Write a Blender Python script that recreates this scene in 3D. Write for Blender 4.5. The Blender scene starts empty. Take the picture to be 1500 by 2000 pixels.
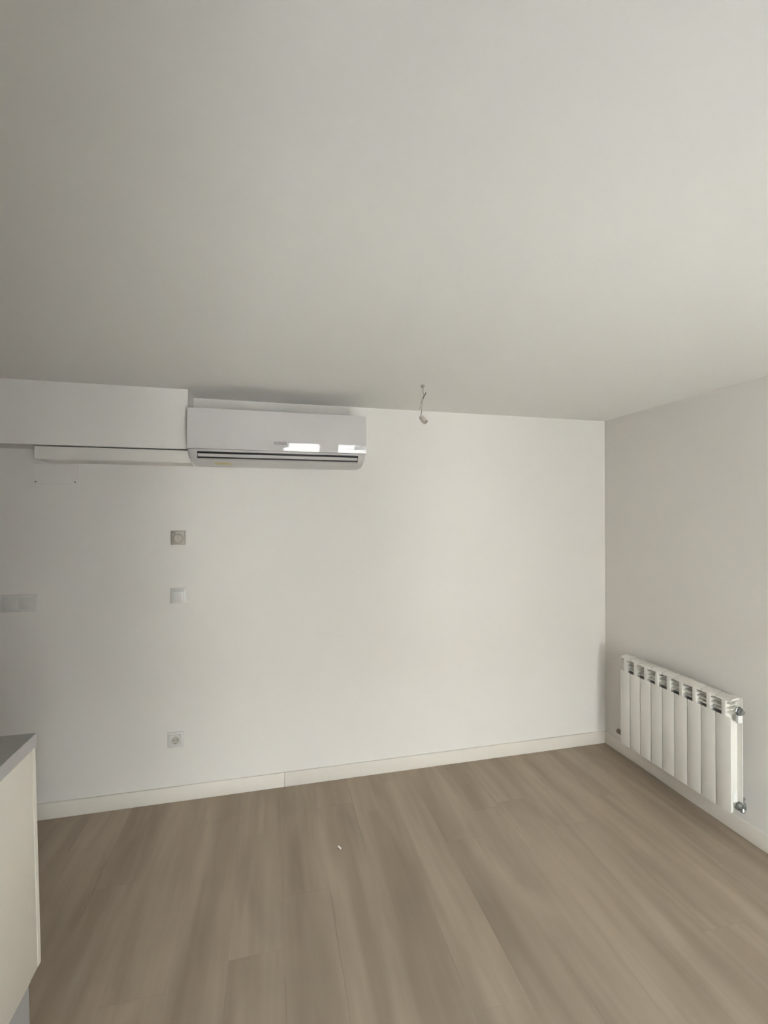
import bpy, bmesh, math, random
from mathutils import Vector, Matrix
random.seed(7)
C = bpy.context.scene.collection
SC = bpy.context.scene

# ------------------------------------------------------------------ measures
H_CAM = 1.57
WALL_B = 2.735      # back wall
WALL_R = 2.243      # right wall
WALL_L = -3.6       # unseen end wall, set far off so little light bounces back
UNIT_L = -1.42      # back of the kitchen units
WALL_F = -1.4      # window wall behind the camera
CEIL = 2.217

# ------------------------------------------------------------------ camera
cam = bpy.data.cameras.new('camera')
cam.sensor_fit = 'HORIZONTAL'; cam.sensor_width = 36.0; cam.lens = 900.0 / 1500.0 * 36.0
cam.clip_start = 0.02
co = bpy.data.objects.new('camera', cam); C.objects.link(co)
co.location = (0, 0, H_CAM)
co.rotation_euler = (math.radians(90.32), 0, math.radians(-13.75))
SC.camera = co

# ------------------------------------------------------------------ sky, sun, exposure
w = bpy.data.worlds.new('sky'); SC.world = w; w.use_nodes = True
nt = w.node_tree; nt.nodes.clear()
out = nt.nodes.new('ShaderNodeOutputWorld'); bg = nt.nodes.new('ShaderNodeBackground')
tc = nt.nodes.new('ShaderNodeTexCoord'); sx = nt.nodes.new('ShaderNodeSeparateXYZ')
rp = nt.nodes.new('ShaderNodeValToRGB'); mr = nt.nodes.new('ShaderNodeMapRange')
mr.inputs[1].default_value = -1; mr.inputs[2].default_value = 1
nt.links.new(tc.outputs['Generated'], sx.inputs[0]); nt.links.new(sx.outputs['Z'], mr.inputs[0])
nt.links.new(mr.outputs[0], rp.inputs[0]); nt.links.new(rp.outputs[0], bg.inputs[0]); nt.links.new(bg.outputs[0], out.inputs[0])
cr = rp.color_ramp
cr.elements[0].position = 0.0; cr.elements[0].color = (0.42, 0.40, 0.37, 1)
cr.elements[1].position = 1.0; cr.elements[1].color = (0.62, 0.76, 1.0, 1)
e = cr.elements.new(0.49); e.color = (0.55, 0.53, 0.50, 1)
e = cr.elements.new(0.51); e.color = (1.0, 0.98, 0.95, 1)
bg.inputs['Strength'].default_value = 2.4

sun = bpy.data.lights.new('sun', 'SUN'); sun.energy = 8.5; sun.angle = 0.009; sun.color = (1, 0.95, 0.89)
so = bpy.data.objects.new('sun', sun); C.objects.link(so)
so.rotation_euler = (math.radians(30), 0, math.radians(12))     # high, falling on the floor just inside the balcony window

pl = bpy.data.lights.new('window_portal', 'AREA'); pl.shape = 'RECTANGLE'; pl.size = 1.7; pl.size_y = 2.0
pl.cycles.is_portal = True
po = bpy.data.objects.new('window_portal', pl); C.objects.link(po)
po.location = (0.9, WALL_F - 0.25, 1.05); po.rotation_euler = (math.radians(90), 0, 0)

SC.view_settings.view_transform = 'Standard'; SC.view_settings.look = 'None'
SC.view_settings.gamma = 1.0; SC.view_settings.use_curve_mapping = False
SC.view_settings.exposure = 3.98

# ------------------------------------------------------------------ materials
def mat(name, col, rough=0.6, metal=0.0, noise=0.0, nscale=6.0, bump=0.0, bscale=200.0, coat=0.0, spec=0.5):
    m = bpy.data.materials.new(name); m.use_nodes = True
    t = m.node_tree; b = t.nodes['Principled BSDF']
    b.inputs['Base Color'].default_value = (*col, 1); b.inputs['Roughness'].default_value = rough
    b.inputs['Metallic'].default_value = metal
    b.inputs['Coat Weight'].default_value = coat; b.inputs['Coat Roughness'].default_value = 0.04
    b.inputs['Specular IOR Level'].default_value = spec
    g = t.nodes.new('ShaderNodeNewGeometry')
    if noise:
        n = t.nodes.new('ShaderNodeTexNoise'); n.inputs['Scale'].default_value = nscale; n.inputs['Detail'].default_value = 3
        t.links.new(g.outputs['Position'], n.inputs['Vector'])
        mx = t.nodes.new('ShaderNodeMix'); mx.data_type = 'RGBA'
        mx.inputs[6].default_value = (*[c * (1 - noise) for c in col], 1)
        mx.inputs[7].default_value = (*[min(1, c * (1 + noise)) for c in col], 1)
        t.links.new(n.outputs['Fac'], mx.inputs[0]); t.links.new(mx.outputs[2], b.inputs['Base Color'])
    if bump:
        n = t.nodes.new('ShaderNodeTexNoise'); n.inputs['Scale'].default_value = bscale; n.inputs['Detail'].default_value = 4
        t.links.new(g.outputs['Position'], n.inputs['Vector'])
        bp = t.nodes.new('ShaderNodeBump'); bp.inputs['Strength'].default_value = bump; bp.inputs['Distance'].default_value = 0.002
        t.links.new(n.outputs['Fac'], bp.inputs['Height']); t.links.new(bp.outputs[0], b.inputs['Normal'])
    return m

M_wall = mat('wall_paint', (0.80, 0.765, 0.715), 0.85, noise=0.012, nscale=2.0, bump=0.06, bscale=90)
M_ceil = mat('ceiling_paint', (0.86, 0.84, 0.795), 0.9, noise=0.012, nscale=1.5, bump=0.04, bscale=80)
M_lowbounce = mat('low_bounce_paint', (0.26, 0.255, 0.25), 0.85, noise=0.012, nscale=2.0)  # grey for the unseen walls, kept dark to cut bounced light
M_skirt = mat('skirting_lacquer', (0.78, 0.735, 0.65), 0.38, noise=0.01)
M_rad = mat('radiator_enamel', (0.80, 0.775, 0.71), 0.35, noise=0.01)
M_chrome = mat('chrome', (0.55, 0.56, 0.56), 0.22, metal=1.0, noise=0.02)
M_valve = mat('valve_nickel', (0.26, 0.27, 0.26), 0.35, metal=0.8, noise=0.05)
M_dull = mat('dull_brass', (0.30, 0.22, 0.17), 0.45, metal=0.6, noise=0.1, nscale=60)
M_whiteplast = mat('white_plastic', (0.82, 0.81, 0.78), 0.3, noise=0.01)
M_plate = mat('switch_plastic', (0.71, 0.69, 0.65), 0.22, noise=0.008)
M_beige = mat('beige_plastic', (0.50, 0.465, 0.40), 0.4, noise=0.02)
M_grooveshade = mat('groove_shade', (0.30, 0.27, 0.22), 0.5, noise=0.02)  # shade of the dial groove put into the colour
M_dark = mat('dark_plastic', (0.012, 0.010, 0.011), 0.5, noise=0.1)
M_grey = mat('grey_line', (0.12, 0.12, 0.11), 0.6, noise=0.05)
M_acpanel = mat('gloss_panel_plastic', (0.63, 0.60, 0.585), 0.02, noise=0.005, spec=0.5)
M_acbody = mat('satin_plastic', (0.62, 0.60, 0.575), 0.3, noise=0.005)
M_cable = mat('cable_sheath', (0.42, 0.38, 0.33), 0.5, noise=0.1, nscale=80)
M_cabledark = mat('dark_cable', (0.06, 0.045, 0.05), 0.5, noise=0.1, nscale=80)
M_holder = mat('lamp_holder_plastic', (0.55, 0.50, 0.44), 0.35, noise=0.03)
M_trunk = mat('trunking_plastic', (0.77, 0.73, 0.67), 0.4, noise=0.01)
M_worktop = mat('worktop_laminate', (0.42, 0.41, 0.39), 0.35, noise=0.08, nscale=40)
M_worktopedge = mat('worktop_edge', (0.46, 0.44, 0.43), 0.4, noise=0.03, nscale=40)
M_door = mat('cabinet_lacquer', (0.80, 0.76, 0.67), 0.4, noise=0.008)
M_plinth = mat('plinth_grey', (0.42, 0.42, 0.41), 0.35, noise=0.02)
M_text = mat('print_red_grey', (0.10, 0.055, 0.05), 0.5, noise=0.05)
M_yellow = mat('yellow_print', (0.62, 0.52, 0.25), 0.5, noise=0.08, nscale=80)
M_frame = mat('window_frame_white', (0.80, 0.80, 0.79), 0.3, noise=0.01)
M_facade = mat('facade_render', (0.66, 0.62, 0.59), 0.9, noise=0.06, nscale=0.8, bump=0.1, bscale=20)
M_facade2 = mat('facade_dark_glass', (0.05, 0.06, 0.07), 0.1, noise=0.05)
M_ground = mat('street_paving', (0.46, 0.45, 0.44), 0.9, noise=0.08, nscale=1.0)
M_sub = mat('subfloor', (0.06, 0.05, 0.04), 0.9, noise=0.1)

def glass_mat():
    m = bpy.data.materials.new('window_glass'); m.use_nodes = True
    t = m.node_tree; t.nodes.clear()
    o = t.nodes.new('ShaderNodeOutputMaterial'); mx = t.nodes.new('ShaderNodeMixShader')
    a = t.nodes.new('ShaderNodeBsdfTransparent'); g = t.nodes.new('ShaderNodeBsdfGlossy')
    g.inputs['Roughness'].default_value = 0.01; a.inputs[0].default_value = (0.96, 0.98, 0.97, 1)
    f = t.nodes.new('ShaderNodeFresnel'); f.inputs[0].default_value = 1.5
    t.links.new(f.outputs[0], mx.inputs[0]); t.links.new(a.outputs[0], mx.inputs[1]); t.links.new(g.outputs[0], mx.inputs[2])
    t.links.new(mx.outputs[0], o.inputs[0]); return m
M_glass = glass_mat()

def wood_mat():
    m = bpy.data.materials.new('oak_laminate'); m.use_nodes = True
    t = m.node_tree; N = t.nodes; L = t.links; b = N['Principled BSDF']
    g = N.new('ShaderNodeNewGeometry'); oi = N.new('ShaderNodeObjectInfo')
    def vadd(scale, off):
        mp = N.new('ShaderNodeMapping'); mp.inputs['Scale'].default_value = scale
        L.new(g.outputs['Position'], mp.inputs['Vector'])
        cm = N.new('ShaderNodeCombineXYZ')
        mu = N.new('ShaderNodeMath'); mu.operation = 'MULTIPLY'; mu.inputs[1].default_value = off
        L.new(oi.outputs['Random'], mu.inputs[0]); L.new(mu.outputs[0], cm.inputs[2])
        ad = N.new('ShaderNodeVectorMath'); ad.operation = 'ADD'
        L.new(mp.outputs[0], ad.inputs[0]); L.new(cm.outputs[0], ad.inputs[1]); return ad.outputs[0]
    def noise(vec, scale, detail, dist=0.0):
        n = N.new('ShaderNodeTexNoise'); n.inputs['Scale'].default_value = scale; n.inputs['Detail'].default_value = detail
        n.inputs['Distortion'].default_value = dist; L.new(vec, n.inputs['Vector']); return n.outputs['Fac']
    n1 = noise(vadd((8.5, 0.8, 1), 0.9), 1.0, 2, 0.6)       # broad cathedral bands
    n2 = noise(vadd((42, 1.6, 1), 5), 1.0, 5, 0.2)       # fine grain
    n3 = noise(vadd((5, 1.5, 1), 0.7), 1.0, 2, 0.8)        # smoky patches
    r1 = N.new('ShaderNodeValToRGB'); L.new(n1, r1.inputs[0])
    r1.color_ramp.elements[0].position = 0.30; r1.color_ramp.elements[0].color = (0.320, 0.250, 0.180, 1)
    r1.color_ramp.elements[1].position = 0.62; r1.color_ramp.elements[1].color = (0.410, 0.330, 0.245, 1)
    def mul(col, fac, lo, hi):
        mrn = N.new('ShaderNodeMapRange'); mrn.inputs[1].default_value = 0.3; mrn.inputs[2].default_value = 0.7
        mrn.inputs[3].default_value = lo; mrn.inputs[4].default_value = hi; L.new(fac, mrn.inputs[0])
        v = N.new('ShaderNodeVectorMath'); v.operation = 'SCALE'; L.new(col, v.inputs[0]); L.new(mrn.outputs[0], v.inputs['Scale'])
        return v.outputs[0]
    c = mul(r1.outputs[0], n2, 0.96, 1.04); c = mul(c, n3, 0.88, 1.05)
    c = mul(c, oi.outputs['Random'], 0.985, 1.015)
    L.new(c, b.inputs['Base Color'])
    b.inputs['Roughness'].default_value = 0.42; b.inputs['Specular IOR Level'].default_value = 0.4
    bp = N.new('ShaderNodeBump'); bp.inputs['Strength'].default_value = 0.08; bp.inputs['Distance'].default_value = 0.0006
    L.new(n2, bp.inputs['Height']); L.new(bp.outputs[0], b.inputs['Normal'])
    return m
M_wood = wood_mat()

# ------------------------------------------------------------------ helpers
def add_box(bm, lo, hi, bev=0.0, seg=2):
    r = bmesh.ops.create_cube(bm, size=1.0)
    vs = r['verts']
    for v in vs:
        v.co = Vector([lo[i] + (v.co[i] + 0.5) * (hi[i] - lo[i]) for i in range(3)])
    if bev:
        es = list({e for v in vs for e in v.link_edges})
        bmesh.ops.bevel(bm, geom=es, offset=bev, segments=seg, affect='EDGES', profile=0.5)

def add_cyl(bm, p0, p1, r0, r1=None, seg=20, cap=True):
    r1 = r0 if r1 is None else r1
    p0 = Vector(p0); p1 = Vector(p1); d = p1 - p0
    q = Vector((0, 0, 1)).rotation_difference(d.normalized()).to_matrix().to_4x4()
    m = Matrix.Translation((p0 + p1) / 2) @ q
    bmesh.ops.create_cone(bm, cap_ends=cap, segments=seg, radius1=r0, radius2=r1, depth=d.length, matrix=m)

def add_lathe(bm, origin, axis, prof, seg=24):
    """prof: list of (radius, distance along axis)"""
    q = Vector((0, 0, 1)).rotation_difference(Vector(axis).normalized())
    rings = []
    for r, h in prof:
        rings.append([bm.verts.new(Vector(origin) + q @ Vector((max(r, 1e-5) * math.cos(2*math.pi*k/seg), max(r, 1e-5) * math.sin(2*math.pi*k/seg), h))) for k in range(seg)])
    for a, b in zip(rings, rings[1:]):
        for k in range(seg):
            bm.faces.new((a[k], a[(k+1) % seg], b[(k+1) % seg], b[k]))
    bm.faces.new(list(reversed(rings[0]))); bm.faces.new(rings[-1])

def add_tube(bm, pts, r, seg=8):
    # smooth path through pts
    P = [Vector(p) for p in pts]
    path = []
    n = len(P)
    for i in range(n - 1):
        p0 = P[max(i-1, 0)]; p1 = P[i]; p2 = P[i+1]; p3 = P[min(i+2, n-1)]
        for s in range(6):
            t = s / 6
            path.append(0.5 * ((2*p1) + (p2-p0)*t + (2*p0-5*p1+4*p2-p3)*t*t + (3*p1-p0-3*p2+p3)*t**3))
    path.append(P[-1])
    prev = None; up = Vector((0.3, 0.9, 0.1)).normalized()
    for i, p in enumerate(path):
        d = (path[min(i+1, len(path)-1)] - path[max(i-1, 0)]).normalized()
        x = d.cross(up).normalized(); y = d.cross(x).normalized()
        ring = [bm.verts.new(p + r * (x*math.cos(2*math.pi*k/seg) + y*math.sin(2*math.pi*k/seg))) for k in range(seg)]
        if prev:
            for k in range(seg):
                bm.faces.new((prev[k], prev[(k+1) % seg], ring[(k+1) % seg], ring[k]))
        else: bm.faces.new(list(reversed(ring)))
        prev = ring
    bm.faces.new(prev)

def add_sweep(bm, prof, x0, x1, inset=None):
    """extrude a closed (y,z) profile along x"""
    a = [bm.verts.new((x0, y, z)) for y, z in prof]; b = [bm.verts.new((x1, y, z)) for y, z in prof]
    n = len(prof)
    for k in range(n): bm.faces.new((a[k], a[(k+1) % n], b[(k+1) % n], b[k]))
    bm.faces.new(list(reversed(a))); bm.faces.new(b)

def obj(name, bm, m, parent=None, smooth=True, loc=None):
    bmesh.ops.recalc_face_normals(bm, faces=bm.faces[:])
    me = bpy.data.meshes.new(name); bm.to_mesh(me); bm.free()
    me.materials.append(m)
    if smooth:
        for p in me.polygons: p.use_smooth = True
        try: me.set_sharp_from_angle(angle=math.radians(32))
        except Exception: pass
    o = bpy.data.objects.new(name, me); C.objects.link(o)
    if loc: o.location = loc
    if parent: o.parent = parent; 
    return o

def box(name, lo, hi, m, parent=None, bev=0.0):
    """world-space box; if parent is given, coordinates are relative to it"""
    bm = bmesh.new(); add_box(bm, lo, hi, bev); return obj(name, bm, m, parent)

def thing(name, label, cat, loc=(0, 0, 0), rz=0, group=None):
    o = bpy.data.objects.new(name, None); C.objects.link(o)
    o.empty_display_size = 0.05
    o.location = loc; o.rotation_euler = (0, 0, rz); o['label'] = label; o['category'] = cat
    if group: o['group'] = group
    return o

def struct(o, label=None, cat='structure'):
    o['kind'] = 'structure'
    if label: o['label'] = label; o['category'] = cat
    return o

# ------------------------------------------------------------------ room shell
T = 0.15
fl = struct(box('floor', (WALL_L - T, WALL_F - T, -0.15), (WALL_R + T, WALL_B + T, -0.008), M_sub), 'light brown oak laminate floor of long planks', 'floor')
struct(box('ceiling', (WALL_L - T, WALL_F - T, CEIL), (WALL_R + T, WALL_B + T, CEIL + T), M_ceil), 'plain matt white painted ceiling', 'ceiling')
struct(box('wall_back', (WALL_L - T, WALL_B, -0.15), (WALL_R + T, WALL_B + T, CEIL), M_wall), 'plain white wall behind the air conditioner and switches', 'wall')
struct(box('wall_right', (WALL_R, WALL_F - T, -0.15), (WALL_R + T, WALL_B, CEIL), M_wall), 'plain white side wall behind the radiator', 'wall')
struct(box('wall_left', (WALL_L - T, WALL_F - T, -0.15), (WALL_L, WALL_B, CEIL), M_lowbounce), 'unseen grey end wall, set far back and dark to dim the left side', 'wall')
# window wall with its opening
WX0, WX1, WZ0, WZ1 = 0.08, 1.72, 0.02, 2.06
bm = bmesh.new()
add_box(bm, (WALL_L, WALL_F - 0.22, -0.15), (WX0, WALL_F, CEIL))
add_box(bm, (WX1, WALL_F - 0.22, -0.15), (WALL_R, WALL_F, CEIL))
add_box(bm, (WX0, WALL_F - 0.22, WZ1), (WX1, WALL_F, CEIL))
add_box(bm, (WX0, WALL_F - 0.22, -0.15), (WX1, WALL_F, WZ0))
struct(obj('wall_front', bm, M_wall, smooth=False), 'white wall around the balcony window', 'wall')
# unseen screen added behind the camera to keep window light off the left
struct(box('wall_screen', (WALL_L, -0.62, 0.0), (0.10, -0.50, CEIL), M_lowbounce), 'unseen grey screen wall added to keep window light off the left side', 'wall')
# window: frame, leaves, panes
wn = thing('window_1', 'white framed balcony window letting daylight in behind the viewer', 'window', (0, WALL_F - 0.12, 0))
wn['kind'] = 'structure'
bm = bmesh.new(); f = 0.05
add_box(bm, (WX0, -0.03, WZ0), (WX0 + f, 0.03, WZ1)); add_box(bm, (WX1 - f, -0.03, WZ0), (WX1, 0.03, WZ1))
add_box(bm, (WX0 + f, -0.03, WZ1 - f), (WX1 - f, 0.03, WZ1)); add_box(bm, (WX0 + f, -0.03, WZ0), (WX1 - f, 0.03, WZ0 + f))
PX0, PX1 = 0.70, 0.88
add_box(bm, (PX0, -0.035, WZ0 + f), (PX1, 0.035, WZ1 - f))
obj('window_frame', bm, M_frame, wn, smooth=False)
for a, b_ in ((WX0 + f, PX0), (PX1, WX1 - f)):
    bm = bmesh.new(); g = 0.04
    add_box(bm, (a, -0.02, WZ0 + f), (a + g, 0.02, WZ1 - f)); add_box(bm, (b_ - g, -0.02, WZ0 + f), (b_, 0.02, WZ1 - f))
    add_box(bm, (a + g, -0.02, WZ1 - f - g), (b_ - g, 0.02, WZ1 - f)); add_box(bm, (a + g, -0.02, WZ0 + f), (b_ - g, 0.02, WZ0 + f + g))
    s = obj('sash', bm, M_frame, wn, smooth=False)
    bm = bmesh.new(); add_box(bm, (a + g, -0.003, WZ0 + f + g), (b_ - g, 0.003, WZ1 - f - g))
    obj('window_pane', bm, M_glass, s, smooth=False)

# downstand beam in the upper left corner
struct(box('trim_1', (WALL_L, 2.552, 1.908), (-0.420, WALL_B, CEIL), M_wall), 'white boxed beam across the top left of the back wall', 'beam')

# baseboards, each run of boards
SK = 0.082
def skirt_board(parent, lo, hi):
    bm = bmesh.new(); add_box(bm, lo, hi, 0.0025, 2); obj('board', bm, M_skirt, parent)
bb = thing('baseboard_back', 'cream skirting board along the foot of the back wall', 'baseboard'); bb['kind'] = 'structure'
skirt_board(bb, (WALL_L, WALL_B - 0.012, 0), (0.0755, WALL_B, SK))
skirt_board(bb, (0.0768, WALL_B - 0.012, 0), (WALL_R - 0.0125, WALL_B, SK))
bb = thing('baseboard_right', 'cream skirting board below the radiator', 'baseboard'); bb['kind'] = 'structure'
skirt_board(bb, (WALL_R - 0.012, 0.62, 0), (WALL_R, WALL_B, SK))
skirt_board(bb, (WALL_R - 0.012, WALL_F, 0), (WALL_R, 0.6185, SK))

# ------------------------------------------------------------------ floor planks
PW, PL, GAP = 0.192, 1.285, 0.0003
cache = {}
def plank_mesh(wd, ln):
    k = (round(wd, 4), round(ln, 4))
    if k not in cache:
        bm = bmesh.new(); add_box(bm, (0, 0, -0.0078), (wd, ln, 0.0), 0.0003, 1)
        me = bpy.data.meshes.new('plank'); bm.to_mesh(me); bm.free(); me.materials.append(M_wood); cache[k] = me
    return cache[k]
x = WALL_L; row = 0
while x < WALL_R - 0.01:
    wd = min(PW, WALL_R - x)
    y = WALL_F - random.random() * PL
    while y < WALL_B - 0.005:
        a = max(y, WALL_F); b_ = min(y + PL, WALL_B)
        if b_ - a > 0.02:
            o = bpy.data.objects.new('plank', plank_mesh(wd - GAP, b_ - a - GAP)); C.objects.link(o)
            o.location = (x, a, 0); o.parent = fl
        y += PL
    x += PW; row += 1

# ------------------------------------------------------------------ air conditioner
AX0, AX1 = -0.416, 0.511
ac = thing('air_conditioner', 'white wall-mounted air conditioner with glossy curved front beside the beam', 'air conditioner', (AX0, WALL_B, 1.837))
W = AX1 - AX0
ZB = 1.837
def dz(z):   # front bulge: distance out of the wall
    return 0.234 - (z - 2.0) ** 2 / (2 * 0.66)
def L3(z): return z - ZB
panel_z = [1.908 + (2.116 - 1.908) * k / 16 for k in range(17)]
front = [(-dz(z), L3(z)) for z in panel_z]
# body behind panel
prof = [(0, L3(2.112)), (-0.205, L3(2.112))] + [(-(dz(z) - 0.010), L3(z)) for z in reversed(panel_z[:-1])]
prof += [(-0.219, L3(1.904)), (-0.213, L3(1.897)), (-0.207, L3(1.893))]
# recess for the outlet is cut between two z levels in the middle: build the lower housing as end blocks plus underside
low_full = [(-0.224, L3(1.906)), (-0.216, L3(1.890)), (-0.200, L3(1.873)), (-0.178, L3(1.857)), (-0.150, L3(1.846)), (-0.118, L3(1.839)), (-0.09, L3(1.837)), (0, L3(1.837)), (0, L3(1.906))]
bm = bmesh.new()
add_sweep(bm, prof[:-3] + [(0, L3(1.906))], 0.004, W - 0.004)
SX0, SX1 = 0.045, W - 0.042
def cap_end(xa, xb, flip):
    # rounded outer lower corner
    n = 7; R = 0.022
    rings = []
    for k in range(n):
        t = k / (n - 1); ang = t * math.pi / 2
        xx = xa + (R * (1 - math.cos(ang)) if not flip else 0); s = R * (1 - math.sin(ang))
        if flip: xx = xb - R * (1 - math.cos(ang))
        ring = []
        for (yy, zz) in low_full:
            ny = min(0, yy + s * 0.8 * (1 if zz < L3(1.9) else 0)) ; nz = zz + (s * 0.55 if zz < L3(1.9) else 0)
            ring.append(bm.verts.new((xx, ny, nz)))
        rings.append(ring)
    end = xb if not flip else xa
    rings.append([bm.verts.new((end, yy, zz)) for yy, zz in low_full])
    m_ = len(low_full)
    for a, b2 in zip(rings, rings[1:]):
        for k in range(m_): bm.faces.new((a[k], a[(k+1) % m_], b2[(k+1) % m_], b2[k]))
    bm.faces.new(list(reversed(rings[0]))); bm.faces.new(rings[-1])
cap_end(0.0, SX0, False); cap_end(SX1, W, True)
# lip under the front panel, above the slot
add_sweep(bm, [(-0.224, L3(1.906)), (-0.2195, L3(1.8965)), (-0.20, L3(1.8965)), (-0.20, L3(1.906))], SX0, SX1)
# underside in the middle, below the flap
under = [(-0.180, L3(1.8585)), (-0.165, L3(1.8515)), (-0.150, L3(1.846)), (-0.118, L3(1.839)), (-0.09, L3(1.837)), (0, L3(1.837)), (0, L3(1.862)), (-0.15, L3(1.862))]
add_sweep(bm, under, SX0, SX1)
obj('housing', bm, M_acbody, ac)
# glossy front panel as a shell
bm = bmesh.new()
inner = [(y + 0.009, z) for y, z in reversed(front)]
add_sweep(bm, front + inner, 0.0, W)
es = [e for e in bm.edges if all(abs(v.co.x) < 1e-6 for v in e.verts) or all(abs(v.co.x - W) < 1e-6 for v in e.verts)]
bmesh.ops.bevel(bm, geom=es, offset=0.0025, segments=2, affect='EDGES')
panel = obj('front_panel', bm, M_acpanel, ac)
# outlet cavity (dark) and flap
bm = bmesh.new(); add_box(bm, (SX0, -0.199, L3(1.863)), (SX1, -0.05, L3(1.905)))
obj('air_outlet', bm, M_dark, ac, smooth=False)
flap = [(-0.2125, L3(1.8845)), (-0.206, L3(1.8765)), (-0.195, L3(1.8668)), (-0.1825, L3(1.8592)), (-0.1805, L3(1.8618)), (-0.194, L3(1.8698)), (-0.204, L3(1.8795)), (-0.209, L3(1.8855))]
bm = bmesh.new(); add_sweep(bm, flap, SX0 + 0.003, SX1 - 0.003)
obj('louvre_flap', bm, M_acbody, ac)
# small yellow sticker on the underside
bm = bmesh.new(); add_sweep(bm, [(-0.1505, L3(1.8458)), (-0.119, L3(1.8388)), (-0.119, L3(1.8392)), (-0.1505, L3(1.8462))], 0.125, 0.205)
st = obj('sticker', bm, M_yellow, ac, smooth=False); st['label'] = 'small yellow sticker under the unit'
# lettering on the front panel
cu = bpy.data.curves.new('lettering', 'FONT'); cu.body = 'KOSNER'; cu.size = 0.025; cu.extrude = 0.0003; cu.space_character = 1.02
to = bpy.data.objects.new('lettering', cu); C.objects.link(to)
bpy.context.view_layer.update()
me = bpy.data.meshes.new_from_object(to.evaluated_get(bpy.context.evaluated_depsgraph_get()))
bpy.data.objects.remove(to)
xs = [v.co.x for v in me.vertices]; wtxt = max(xs) - min(xs)
me.materials.append(M_text)
to = bpy.data.objects.new('lettering', me); C.objects.link(to); to.parent = ac
zt = 1.940
tilt = math.asin((2.0 - zt) / 0.66)
to.location = (0.43, -dz(zt) - 0.0006, L3(zt)); to.rotation_euler = (math.radians(90) + tilt, 0, 0)
sc_ = 0.064 / wtxt; to.scale = (sc_, sc_ * 1.35, 1)
to['label'] = 'small dark lettering'

# ------------------------------------------------------------------ trunking and cover plate
tr = thing('cable_trunking', 'white rectangular trunking under the beam, running left from the air conditioner', 'trunking', (-1.115, WALL_B, 1.838))
bm = bmesh.new(); add_box(bm, (0, -0.168, 0), (1.115 - 0.408, 0, 0.054), 0.0015, 1)
obj('duct', bm, M_trunk, tr)
bm = bmesh.new(); add_box(bm, (0.001, -0.172, 0.004), (1.115 - 0.408, -0.1675, 0.0645), 0.0012, 1)
obj('lid', bm, M_trunk, tr)

cp = thing('cover_plate', 'white flat cover plate fixed with two screws under the trunking', 'cover plate', (-0.983 - 0.212, WALL_B, 1.728))
bm = bmesh.new(); add_box(bm, (0, -0.004, 0), (0.212, 0, 0.106), 0.0012, 1); obj('plate', bm, M_wall, cp)
for sx_ in (0.016, 0.196):
    bm = bmesh.new(); add_lathe(bm, (sx_, -0.0038, 0.012), (0, -1, 0), [(0.0036, 0), (0.0036, 0.0008), (0.002, 0.0014)], 12)
    obj('screw', bm, M_grey, cp)

# ------------------------------------------------------------------ wall plates
def plate(bm, cx, cz, w_, h_, d, bev=0.003):
    add_box(bm, (cx - w_/2, -d, cz - h_/2), (cx + w_/2, 0, cz + h_/2), bev, 2)
th = thing('room_thermostat', 'small beige square thermostat with a round dial below the air conditioner', 'thermostat', (-0.4955, WALL_B, 1.443))
bm = bmesh.new(); plate(bm, 0, 0, 0.076, 0.078, 0.008, 0.002); obj('backplate', bm, M_beige, th)
bm = bmesh.new(); add_box(bm, (-0.034, -0.024, -0.035), (0.034, -0.008, 0.035), 0.003, 2); obj('casing', bm, M_beige, th)
bm = bmesh.new(); add_lathe(bm, (0.003, -0.0235, -0.003), (0, -1, 0), [(0.0265, 0), (0.0265, 0.0015), (0.0235, 0.0015), (0.023, 0.009), (0.021, 0.0115), (0.006, 0.0115)], 32)
dl = obj('dial', bm, M_beige, th)
bm = bmesh.new(); add_lathe(bm, (0.003, -0.0236, -0.003), (0, -1, 0), [(0.0285, 0), (0.0285, 0.0008), (0.0268, 0.0008)], 32)
obj('dial_shade_ring', bm, M_grooveshade, th)  # dark ring painted in place of a shaded groove
bm = bmesh.new(); add_box(bm, (0.002, -0.0358, 0.006), (0.004, -0.0348, 0.016)); obj('pointer', bm, M_grey, dl, smooth=False)
bm = bmesh.new(); add_box(bm, (-0.028, -0.0244, 0.0255), (-0.012, -0.0238, 0.0285)); obj('print', bm, M_grey, th, smooth=False)

sw = thing('light_switch', 'white single rocker light switch midway between thermostat and socket', 'light switch', (-0.4945, WALL_B, 1.125))
bm = bmesh.new(); plate(bm, 0, 0, 0.083, 0.083, 0.009, 0.003); obj('frame', bm, M_plate, sw)
def rocker(cx, w_, h_, parent, name='rocker'):
    bm = bmesh.new()
    add_box(bm, (cx - w_/2, -0.0125, -h_/2), (cx + w_/2, -0.0085, h_/2), 0.0015, 2)
    for v in bm.verts:
        if v.co.y < -0.0105: v.co.y -= (v.co.z + h_/2) / h_ * 0.003
    return obj(name, bm, M_plate, parent)
rocker(0, 0.055, 0.052, sw)

sd = thing('light_switch', 'wide two-gang white switch plate at the left edge above the worktop', 'light switch', (-1.25, WALL_B, 1.117))
bm = bmesh.new(); plate(bm, 0, 0, 0.160, 0.085, 0.009, 0.003); obj('frame', bm, M_plate, sd)
rocker(-0.036, 0.062, 0.055, sd); rocker(0.036, 0.062, 0.055, sd)

sk = thing('power_socket', 'white round-well power socket low on the back wall', 'socket', (-0.507, WALL_B, 0.337))
bm = bmesh.new(); plate(bm, 0, 0, 0.083, 0.083, 0.008, 0.003); obj('frame', bm, M_plate, sk)
bm = bmesh.new()
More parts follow.
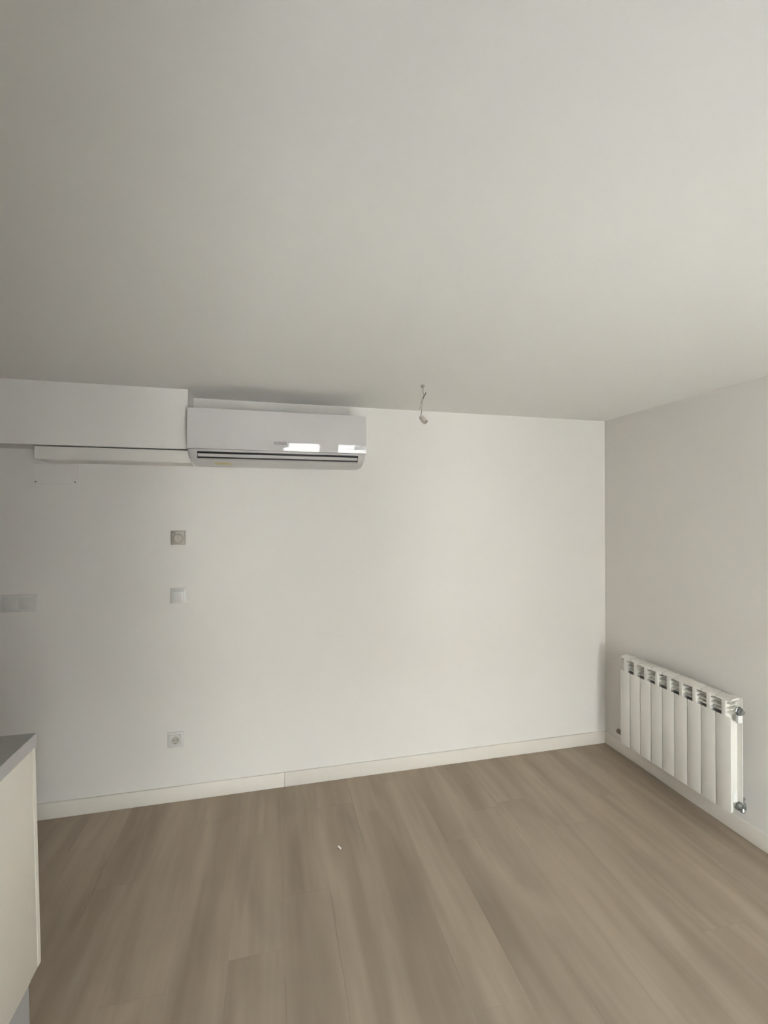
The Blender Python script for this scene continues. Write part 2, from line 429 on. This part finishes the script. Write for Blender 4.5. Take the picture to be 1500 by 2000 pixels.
# square insert with a round well
n = 32; R0 = 0.0205; sqh = 0.0285
def sq(a):
    c, s = math.cos(a), math.sin(a); k = sqh / max(abs(c), abs(s)); return (c * k, s * k)
A = [2*math.pi*k/n for k in range(n)]
outer_b = [bm.verts.new((sq(a)[0], -0.008, sq(a)[1])) for a in A]
outer_f = [bm.verts.new((sq(a)[0], -0.0135, sq(a)[1])) for a in A]
rim = [bm.verts.new((R0*math.cos(a), -0.0135, R0*math.sin(a))) for a in A]
rimb = [bm.verts.new((R0*math.cos(a), -0.0083, R0*math.sin(a))) for a in A]
for r1, r2 in ((outer_b, outer_f), (outer_f, rim), (rim, rimb)):
    for k in range(n): bm.faces.new((r1[k], r1[(k+1) % n], r2[(k+1) % n], r2[k]))
obj('insert', bm, M_plate, sk)
bm = bmesh.new(); add_lathe(bm, (0, -0.0080, 0), (0, -1, 0), [(0.0200, 0), (0.0200, 0.0006)], 28)
bot = obj('socket_well', bm, M_beige, sk)  # well floor in a darker beige than the insert
for dx in (-0.0095, 0.0095):
    bm = bmesh.new(); add_lathe(bm, (dx, -0.0084, 0), (0, -1, 0), [(0.0026, 0), (0.0026, 0.0007)], 12); obj('pin_hole', bm, M_dark, sk)
for s in (-1, 1):
    bm = bmesh.new(); add_box(bm, (-0.0022, -0.0125, s*0.0195 - 0.002), (0.0022, -0.008, s*0.0195 + 0.002), 0.0005, 1); obj('earth_clip', bm, M_chrome, sk)

# ------------------------------------------------------------------ hanging wires with lamp holder
hx, hy = 0.736, 2.19
pw = thing('pendant_wires', 'short twisted wires with an empty lamp holder dangling from the ceiling', 'lamp holder', (hx, hy, CEIL))
bm = bmesh.new(); add_lathe(bm, (0, 0, 0), (0, 0, -1), [(0.0085, 0), (0.009, 0.006), (0.0075, 0.012), (0.003, 0.016)], 16)
obj('ceiling_plug', bm, M_cable, pw)
ex = Vector((math.cos(math.radians(-13.75)), math.sin(math.radians(-13.75)), 0))   # across the view
def pt(a, dn, b_=0.0): return tuple(ex * a + Vector((0.24, 0.97, 0)) * b_ + Vector((0, 0, -dn)))
bm = bmesh.new(); add_tube(bm, [pt(0, .004), pt(.001, .02), pt(.0015, .035), pt(.004, .05), pt(.0015, .06)], 0.0021)
obj('ceiling_wire', bm, M_cable, pw)
bm = bmesh.new(); add_tube(bm, [pt(.0155, .036), pt(.012, .045), pt(.006, .056), pt(.001, .066), pt(-.002, .078)], 0.0025)
obj('wire_tail', bm, M_cabledark, pw)
bm = bmesh.new(); add_box(bm, (-0.004, -0.004, -0.010), (0.004, 0.004, 0.010), 0.001, 1)
cn = obj('connector', bm, M_cable, pw, loc=pt(-.003, .080)); cn.rotation_euler = (0, math.radians(12), 0)
bm = bmesh.new(); add_tube(bm, [pt(-.0045, .088), pt(-.007, .098), pt(-.012, .110), pt(-.0165, .119)], 0.0024)
obj('wire_tail', bm, M_cable, pw)
bm = bmesh.new(); add_tube(bm, [pt(-.004, .088), pt(-.003, .105), pt(-.005, .12, .002), pt(-.006, .135, -.002), pt(-.010, .152), pt(-.011, .162)], 0.0019)
add_tube(bm, [pt(-.006, .088), pt(-.008, .105), pt(-.004, .12, -.002), pt(-.008, .135, .002), pt(-.009, .152), pt(-.010, .162)], 0.0016)
obj('lamp_cord', bm, M_cable, pw)
o0 = Vector(pt(-.0115, .155)); ax = Vector(ex * 0.55 + Vector((-0.10, -0.42, 0)) + Vector((0, 0, -0.80))).normalized()
bm = bmesh.new(); add_lathe(bm, o0, ax, [(0.004, 0), (0.010, 0.003), (0.0125, 0.010), (0.0125, 0.022), (0.0145, 0.023), (0.0145, 0.045), (0.0118, 0.045), (0.0112, 0.025)], 24)
lh = obj('lamp_holder', bm, M_holder, pw)
bm = bmesh.new(); add_lathe(bm, o0 + ax * 0.0258, ax, [(0.0108, 0), (0.0108, 0.002), (0.004, 0.002), (0.004, 0.005)], 16)
obj('contact', bm, M_dull, lh)

# ------------------------------------------------------------------ radiator
RX, RY0, RP, NE = 2.12, 1.737, 0.0795, 9
ra = thing('radiator', 'white nine-section aluminium radiator low on the right wall', 'radiator', (RX, RY0, 0.149))
def yz(bm, prof, y0, y1):
    """extrude an (x,z) profile along y"""
    a = [bm.verts.new((x_, y0, z_)) for x_, z_ in prof]; b_ = [bm.verts.new((x_, y1, z_)) for x_, z_ in prof]
    n_ = len(prof)
    for k in range(n_): bm.faces.new((a[k], a[(k+1) % n_], b_[(k+1) % n_], b_[k]))
    bm.faces.new(list(reversed(a))); bm.faces.new(b_)
def sect_meshes():
    ms = {}
    g = 0.0018; Y0, Y1 = g, RP - g; yc = RP / 2
    # front panel
    for key, dep in (('front_panel', 0.055), ('end_panel', 0.014)):
        bm = bmesh.new(); add_box(bm, (0, Y0, 0.0), (0.003, Y1, 0.455), 0.0012, 2)
        add_box(bm, (0.003, Y0 + .0005, 0.006), (dep, Y0 + 0.0025, 0.450)); add_box(bm, (0.003, Y1 - 0.0025, 0.006), (0.055, Y1 - .0005, 0.450))
        ms[key] = bm
    # water column and web
    bm = bmesh.new(); add_box(bm, (0.003, yc - 0.012, 0.02), (0.076, yc + 0.012, 0.515), 0.003, 2)
    add_box(bm, (0.001, yc - 0.0105, 0.452), (0.03, yc + 0.0105, 0.534), 0.002, 2)
    add_box(bm, (0.070, Y0, 0.03), (0.073, Y1, 0.541), 0.0008, 1)
    add_box(bm, (0.050, yc - 0.010, 0.520), (0.072, yc + 0.010, 0.541), 0.001, 1)
    ms['column'] = bm
    # three louvre fins in the mouth at the top, a few mm back
    for i, z_ in enumerate((0.470, 0.492, 0.513)):
        bm = bmesh.new(); yz(bm, [(0.004, z_), (0.004, z_ + 0.0025), (0.024, z_ + 0.008), (0.036, z_ + 0.010), (0.036, z_ + 0.0075), (0.024, z_ + 0.0055)], Y0, Y1)
        ms['fin' + str(i)] = bm
    # curved top cap
    bm = bmesh.new()
    yz(bm, [(0.001, 0.527), (0.002, 0.535), (0.010, 0.541), (0.030, 0.545), (0.050, 0.546), (0.054, 0.543), (0.054, 0.538), (0.030, 0.538), (0.010, 0.534)], Y0, Y1)
    ms['top_cap'] = bm
    # header tubes
    bm = bmesh.new()
    add_cyl(bm, (0.042, 0.0002, 0.0), (0.042, RP - 0.0002, 0.0), 0.019, seg=20)
    ms['header'] = bm
    out_ = {}
    for k, bm in ms.items():
        bmesh.ops.recalc_face_normals(bm, faces=bm.faces[:])
        me = bpy.data.meshes.new(k); bm.to_mesh(me); bm.free(); me.materials.append(M_rad)
        for p in me.polygons: p.use_smooth = True
        me.set_sharp_from_angle(angle=math.radians(32)); out_[k] = me
    return out_
SM = sect_meshes()
for i in range(NE):
    s = bpy.data.objects.new('section', SM['end_panel' if i == 0 else 'front_panel']); C.objects.link(s); s.parent = ra; s.location = (0, i * RP, 0)
    for k in ('column', 'top_cap', 'header', 'fin0', 'fin1', 'fin2'):
        nm = 'fin' if k.startswith('fin') else k
        c = bpy.data.objects.new(nm, SM[k]); C.objects.link(c); c.parent = s
        if k == 'header':
            c.location = (0, 0, 0.485); d = c.copy(); C.objects.link(d); d.location = (0, 0, 0.035)
# near end: blanking cap with bleed valve, tail and lockshield
bm = bmesh.new(); add_lathe(bm, (0.042, 0, 0.485), (0, -1, 0), [(0.022, 0), (0.022, 0.004), (0.019, 0.006), (0.019, 0.014), (0.012, 0.016)], 6)
bp_ = obj('blanking_cap', bm, M_valve, ra, smooth=False)
bm = bmesh.new(); add_lathe(bm, (0.042, -0.013, 0.485), (0, -1, 0), [(0.006, 0), (0.006, 0.008), (0.010, 0.009), (0.010, 0.014), (0.004, 0.016)], 16)
obj('bleed_screw', bm, M_chrome, bp_)
bm = bmesh.new(); add_box(bm, (0.026, -0.014, 0.430), (0.052, -0.0005, 0.468), 0.003, 2)
br = obj('plastic_clip', bm, M_whiteplast, ra); br['label'] = 'bright white plastic clip'
bm = bmesh.new(); add_box(bm, (0.008, -0.002, 0.055), (0.034, -0.0005, 0.098), 0.0005, 1)
stk = obj('paper_tag', bm, M_whiteplast, ra); stk['label'] = 'small white tag'
bm = bmesh.new(); add_lathe(bm, (0.042, 0, 0.035), (0, -1, 0), [(0.020, 0), (0.020, 0.006), (0.016, 0.007), (0.016, 0.026), (0.011, 0.028)], 16)
vb = obj('lockshield_valve', bm, M_valve, ra); vb['label'] = 'chrome lockshield valve'
bm = bmesh.new(); add_tube(bm, [(0.042, -0.016, 0.035), (0.062, -0.013, 0.035), (0.082, 0.004, 0.035), (0.096, 0.024, 0.035), (WALL_R - RX, 0.036, 0.035)], 0.007, 12); obj('valve_tail', bm, M_chrome, vb)
bm = bmesh.new(); add_lathe(bm, (0.042, -0.020, 0.034), (-0.2, -0.2, -1), [(0.011, 0), (0.011, 0.014), (0.008, 0.018)], 16); obj('valve_cap', bm, M_chrome, vb)
# two hanger brackets
for yy in (RP * 2, RP * 7):
    bm = bmesh.new(); add_box(bm, (0.055, yy - 0.006, 0.455), (WALL_R - RX, yy + 0.006, 0.463), 0.001, 1)
    add_box(bm, (WALL_R - RX - 0.003, yy - 0.012, 0.44), (WALL_R - RX, yy + 0.012, 0.475), 0.001, 1); obj('hanger', bm, M_chrome, ra)
# far end: brown fitting with pipe into the wall
bm = bmesh.new(); yf = NE * RP
add_lathe(bm, (0.050, yf, 0.030), (0, 1, 0), [(0.016, 0), (0.016, 0.006), (0.011, 0.007), (0.011, 0.050), (0.014, 0.052), (0.014, 0.078), (0.009, 0.081)], 16)
pf = obj('pipe_fitting', bm, M_dull, ra); pf['label'] = 'brown metal pipe fitting'
bm = bmesh.new(); add_cyl(bm, (0.050, yf + 0.064, 0.030), (WALL_R - RX, yf + 0.064, 0.030), 0.008, seg=14)
add_lathe(bm, (WALL_R - RX - 0.004, yf + 0.064, 0.030), (1, 0, 0), [(0.014, 0), (0.016, 0.004)], 18)
obj('pipe', bm, M_dull, pf)

# ------------------------------------------------------------------ kitchen units
CX, CY = -0.700, 1.630
wt = thing('worktop', 'grey laminate kitchen worktop with a pale square edge at the left', 'worktop', (UNIT_L, -0.49, 0.861))
wl = CX - UNIT_L + 0.002; wy = CY + 0.49
bm = bmesh.new(); add_box(bm, (0, 0, 0.0), (wl - 0.0015, wy, 0.040), 0.0008, 1); obj('slab', bm, M_worktop, wt)
bm = bmesh.new(); add_box(bm, (wl - 0.0015, 0, 0.0), (wl, wy, 0.0395), 0.0004, 1); obj('edge_strip', bm, M_worktopedge, wt)

def cabinet(y0, y1, label, endpanel):
    c = thing('base_cabinet', label, 'cabinet', (UNIT_L, y0, 0)); d = CX - UNIT_L; L_ = y1 - y0
    ep = 0.018 if endpanel else 0.0
    bm = bmesh.new(); add_box(bm, (0.0, 0.001, 0.16), (d - 0.022, L_ - ep - 0.0005, 0.860), 0.001, 1); obj('body', bm, M_door, c)
    bm = bmesh.new(); add_box(bm, (d - 0.0205, 0.002, 0.200), (d - 0.002, L_ - ep - 0.0015, 0.856), 0.001, 2); dr = obj('door', bm, M_door, c)
    if endpanel:
        bm = bmesh.new(); add_box(bm, (0, L_ - ep, 0.200), (d - 0.0015, L_, 0.8605), 0.0008, 1); obj('end_panel', bm, M_door, c)
    bm = bmesh.new(); add_box(bm, (d - 0.052, 0.0, 0.0), (d - 0.036, L_ , 0.159), 0.0006, 1); obj('plinth', bm, M_plinth, c)
    for xx in (0.06, d - 0.10):
        for yy in (0.05, L_ - 0.05):
            bm = bmesh.new(); add_cyl(bm, (xx, yy, 0), (xx, yy, 0.16), 0.018, seg=12); obj('foot', bm, M_dark, c)
    for ch in c.children:          # the units lean slightly out at the foot, as the photo shows
        for v in ch.data.vertices: v.co.x += (0.86 - v.co.z) * 0.027
cabinet(CY - 0.62, CY, 'cream kitchen base cabinet at the far end under the worktop', True)
cabinet(CY - 0.62 - 0.60, CY - 0.6205, 'cream kitchen base cabinet nearer the viewer under the worktop', False)
cabinet(-0.49, CY - 0.62 - 0.601, 'cream kitchen base cabinet beside the viewer, last under the worktop', False)

# ------------------------------------------------------------------ crumb on the floor
pg = thing('plastic_clip', 'tiny pale chip of plastic lying on the middle of the floor', 'debris', (0.315, 2.165, 0), math.radians(35))
bm = bmesh.new(); add_box(bm, (-0.004, -0.009, 0.0), (0.003, 0.009, 0.003), 0.0008, 1)
for v in bm.verts: v.co.z += 60 * max(0, v.co.y) ** 2
obj('chip', bm, M_whiteplast, pg)
bm = bmesh.new(); add_box(bm, (-0.010, -0.006, 0.0), (-0.0045, 0.006, 0.004), 0.0008, 1); obj('stub', bm, M_dull, pg)

# ------------------------------------------------------------------ outside: street and the house opposite, seen mirrored in the glossy panel
struct(box('street', (-25, -30, -3.4), (25, WALL_F - 0.25, -3.2), M_ground), 'paved street below the window', 'street')
hs = thing('facing_house', 'pale rendered house across the street, mirrored in the air conditioner', 'building', (0, -12, -3.2))
bm = bmesh.new(); add_box(bm, (-14, -3, 0), (14, 0, 8.0)); obj('wall', bm, M_facade, hs, smooth=False)
for i in range(7):
    for z_ in (0.9, 3.9):
        bm = bmesh.new(); xx = -10.8 + i * 3.6
        add_box(bm, (xx - .7, 0.0, z_), (xx + .7, 0.06, z_ + 1.7)); f_ = obj('window', bm, M_frame, hs, smooth=False)
        bm = bmesh.new(); add_box(bm, (xx - .62, 0.06, z_ + .08), (xx + .62, 0.075, z_ + 1.62)); obj('pane', bm, M_facade2, f_, smooth=False)
bm = bmesh.new(); add_box(bm, (-14.2, -3.1, 8.0), (14.2, 0.3, 8.25)); obj('cornice', bm, M_frame, hs, smooth=False)
# balcony rail just outside our window
rl = thing('balcony_railing', 'white metal balcony railing outside the window', 'railing', (0, WALL_F - 1.0, 0))
bm = bmesh.new(); add_box(bm, (-0.4, -0.02, 0.98), (2.4, 0.02, 1.02)); add_box(bm, (-0.4, -0.015, 0.08), (2.4, 0.015, 0.11)); obj('rail', bm, M_frame, rl, smooth=False)
bm = bmesh.new(); add_box(bm, (-0.01, -0.01, 0.11), (0.01, 0.01, 0.98)); b0 = obj('baluster', bm, M_frame, rl, smooth=False, loc=(-0.35, 0, 0))
for k in range(1, 24):
    c = b0.copy(); C.objects.link(c); c.location = (-0.35 + 0.12 * k, 0, 0)
struct(box('trim_2', (-0.5, WALL_F - 1.1, -0.2), (2.5, WALL_F - 0.22, 0.0), M_ground), 'balcony slab outside the window', 'balcony')
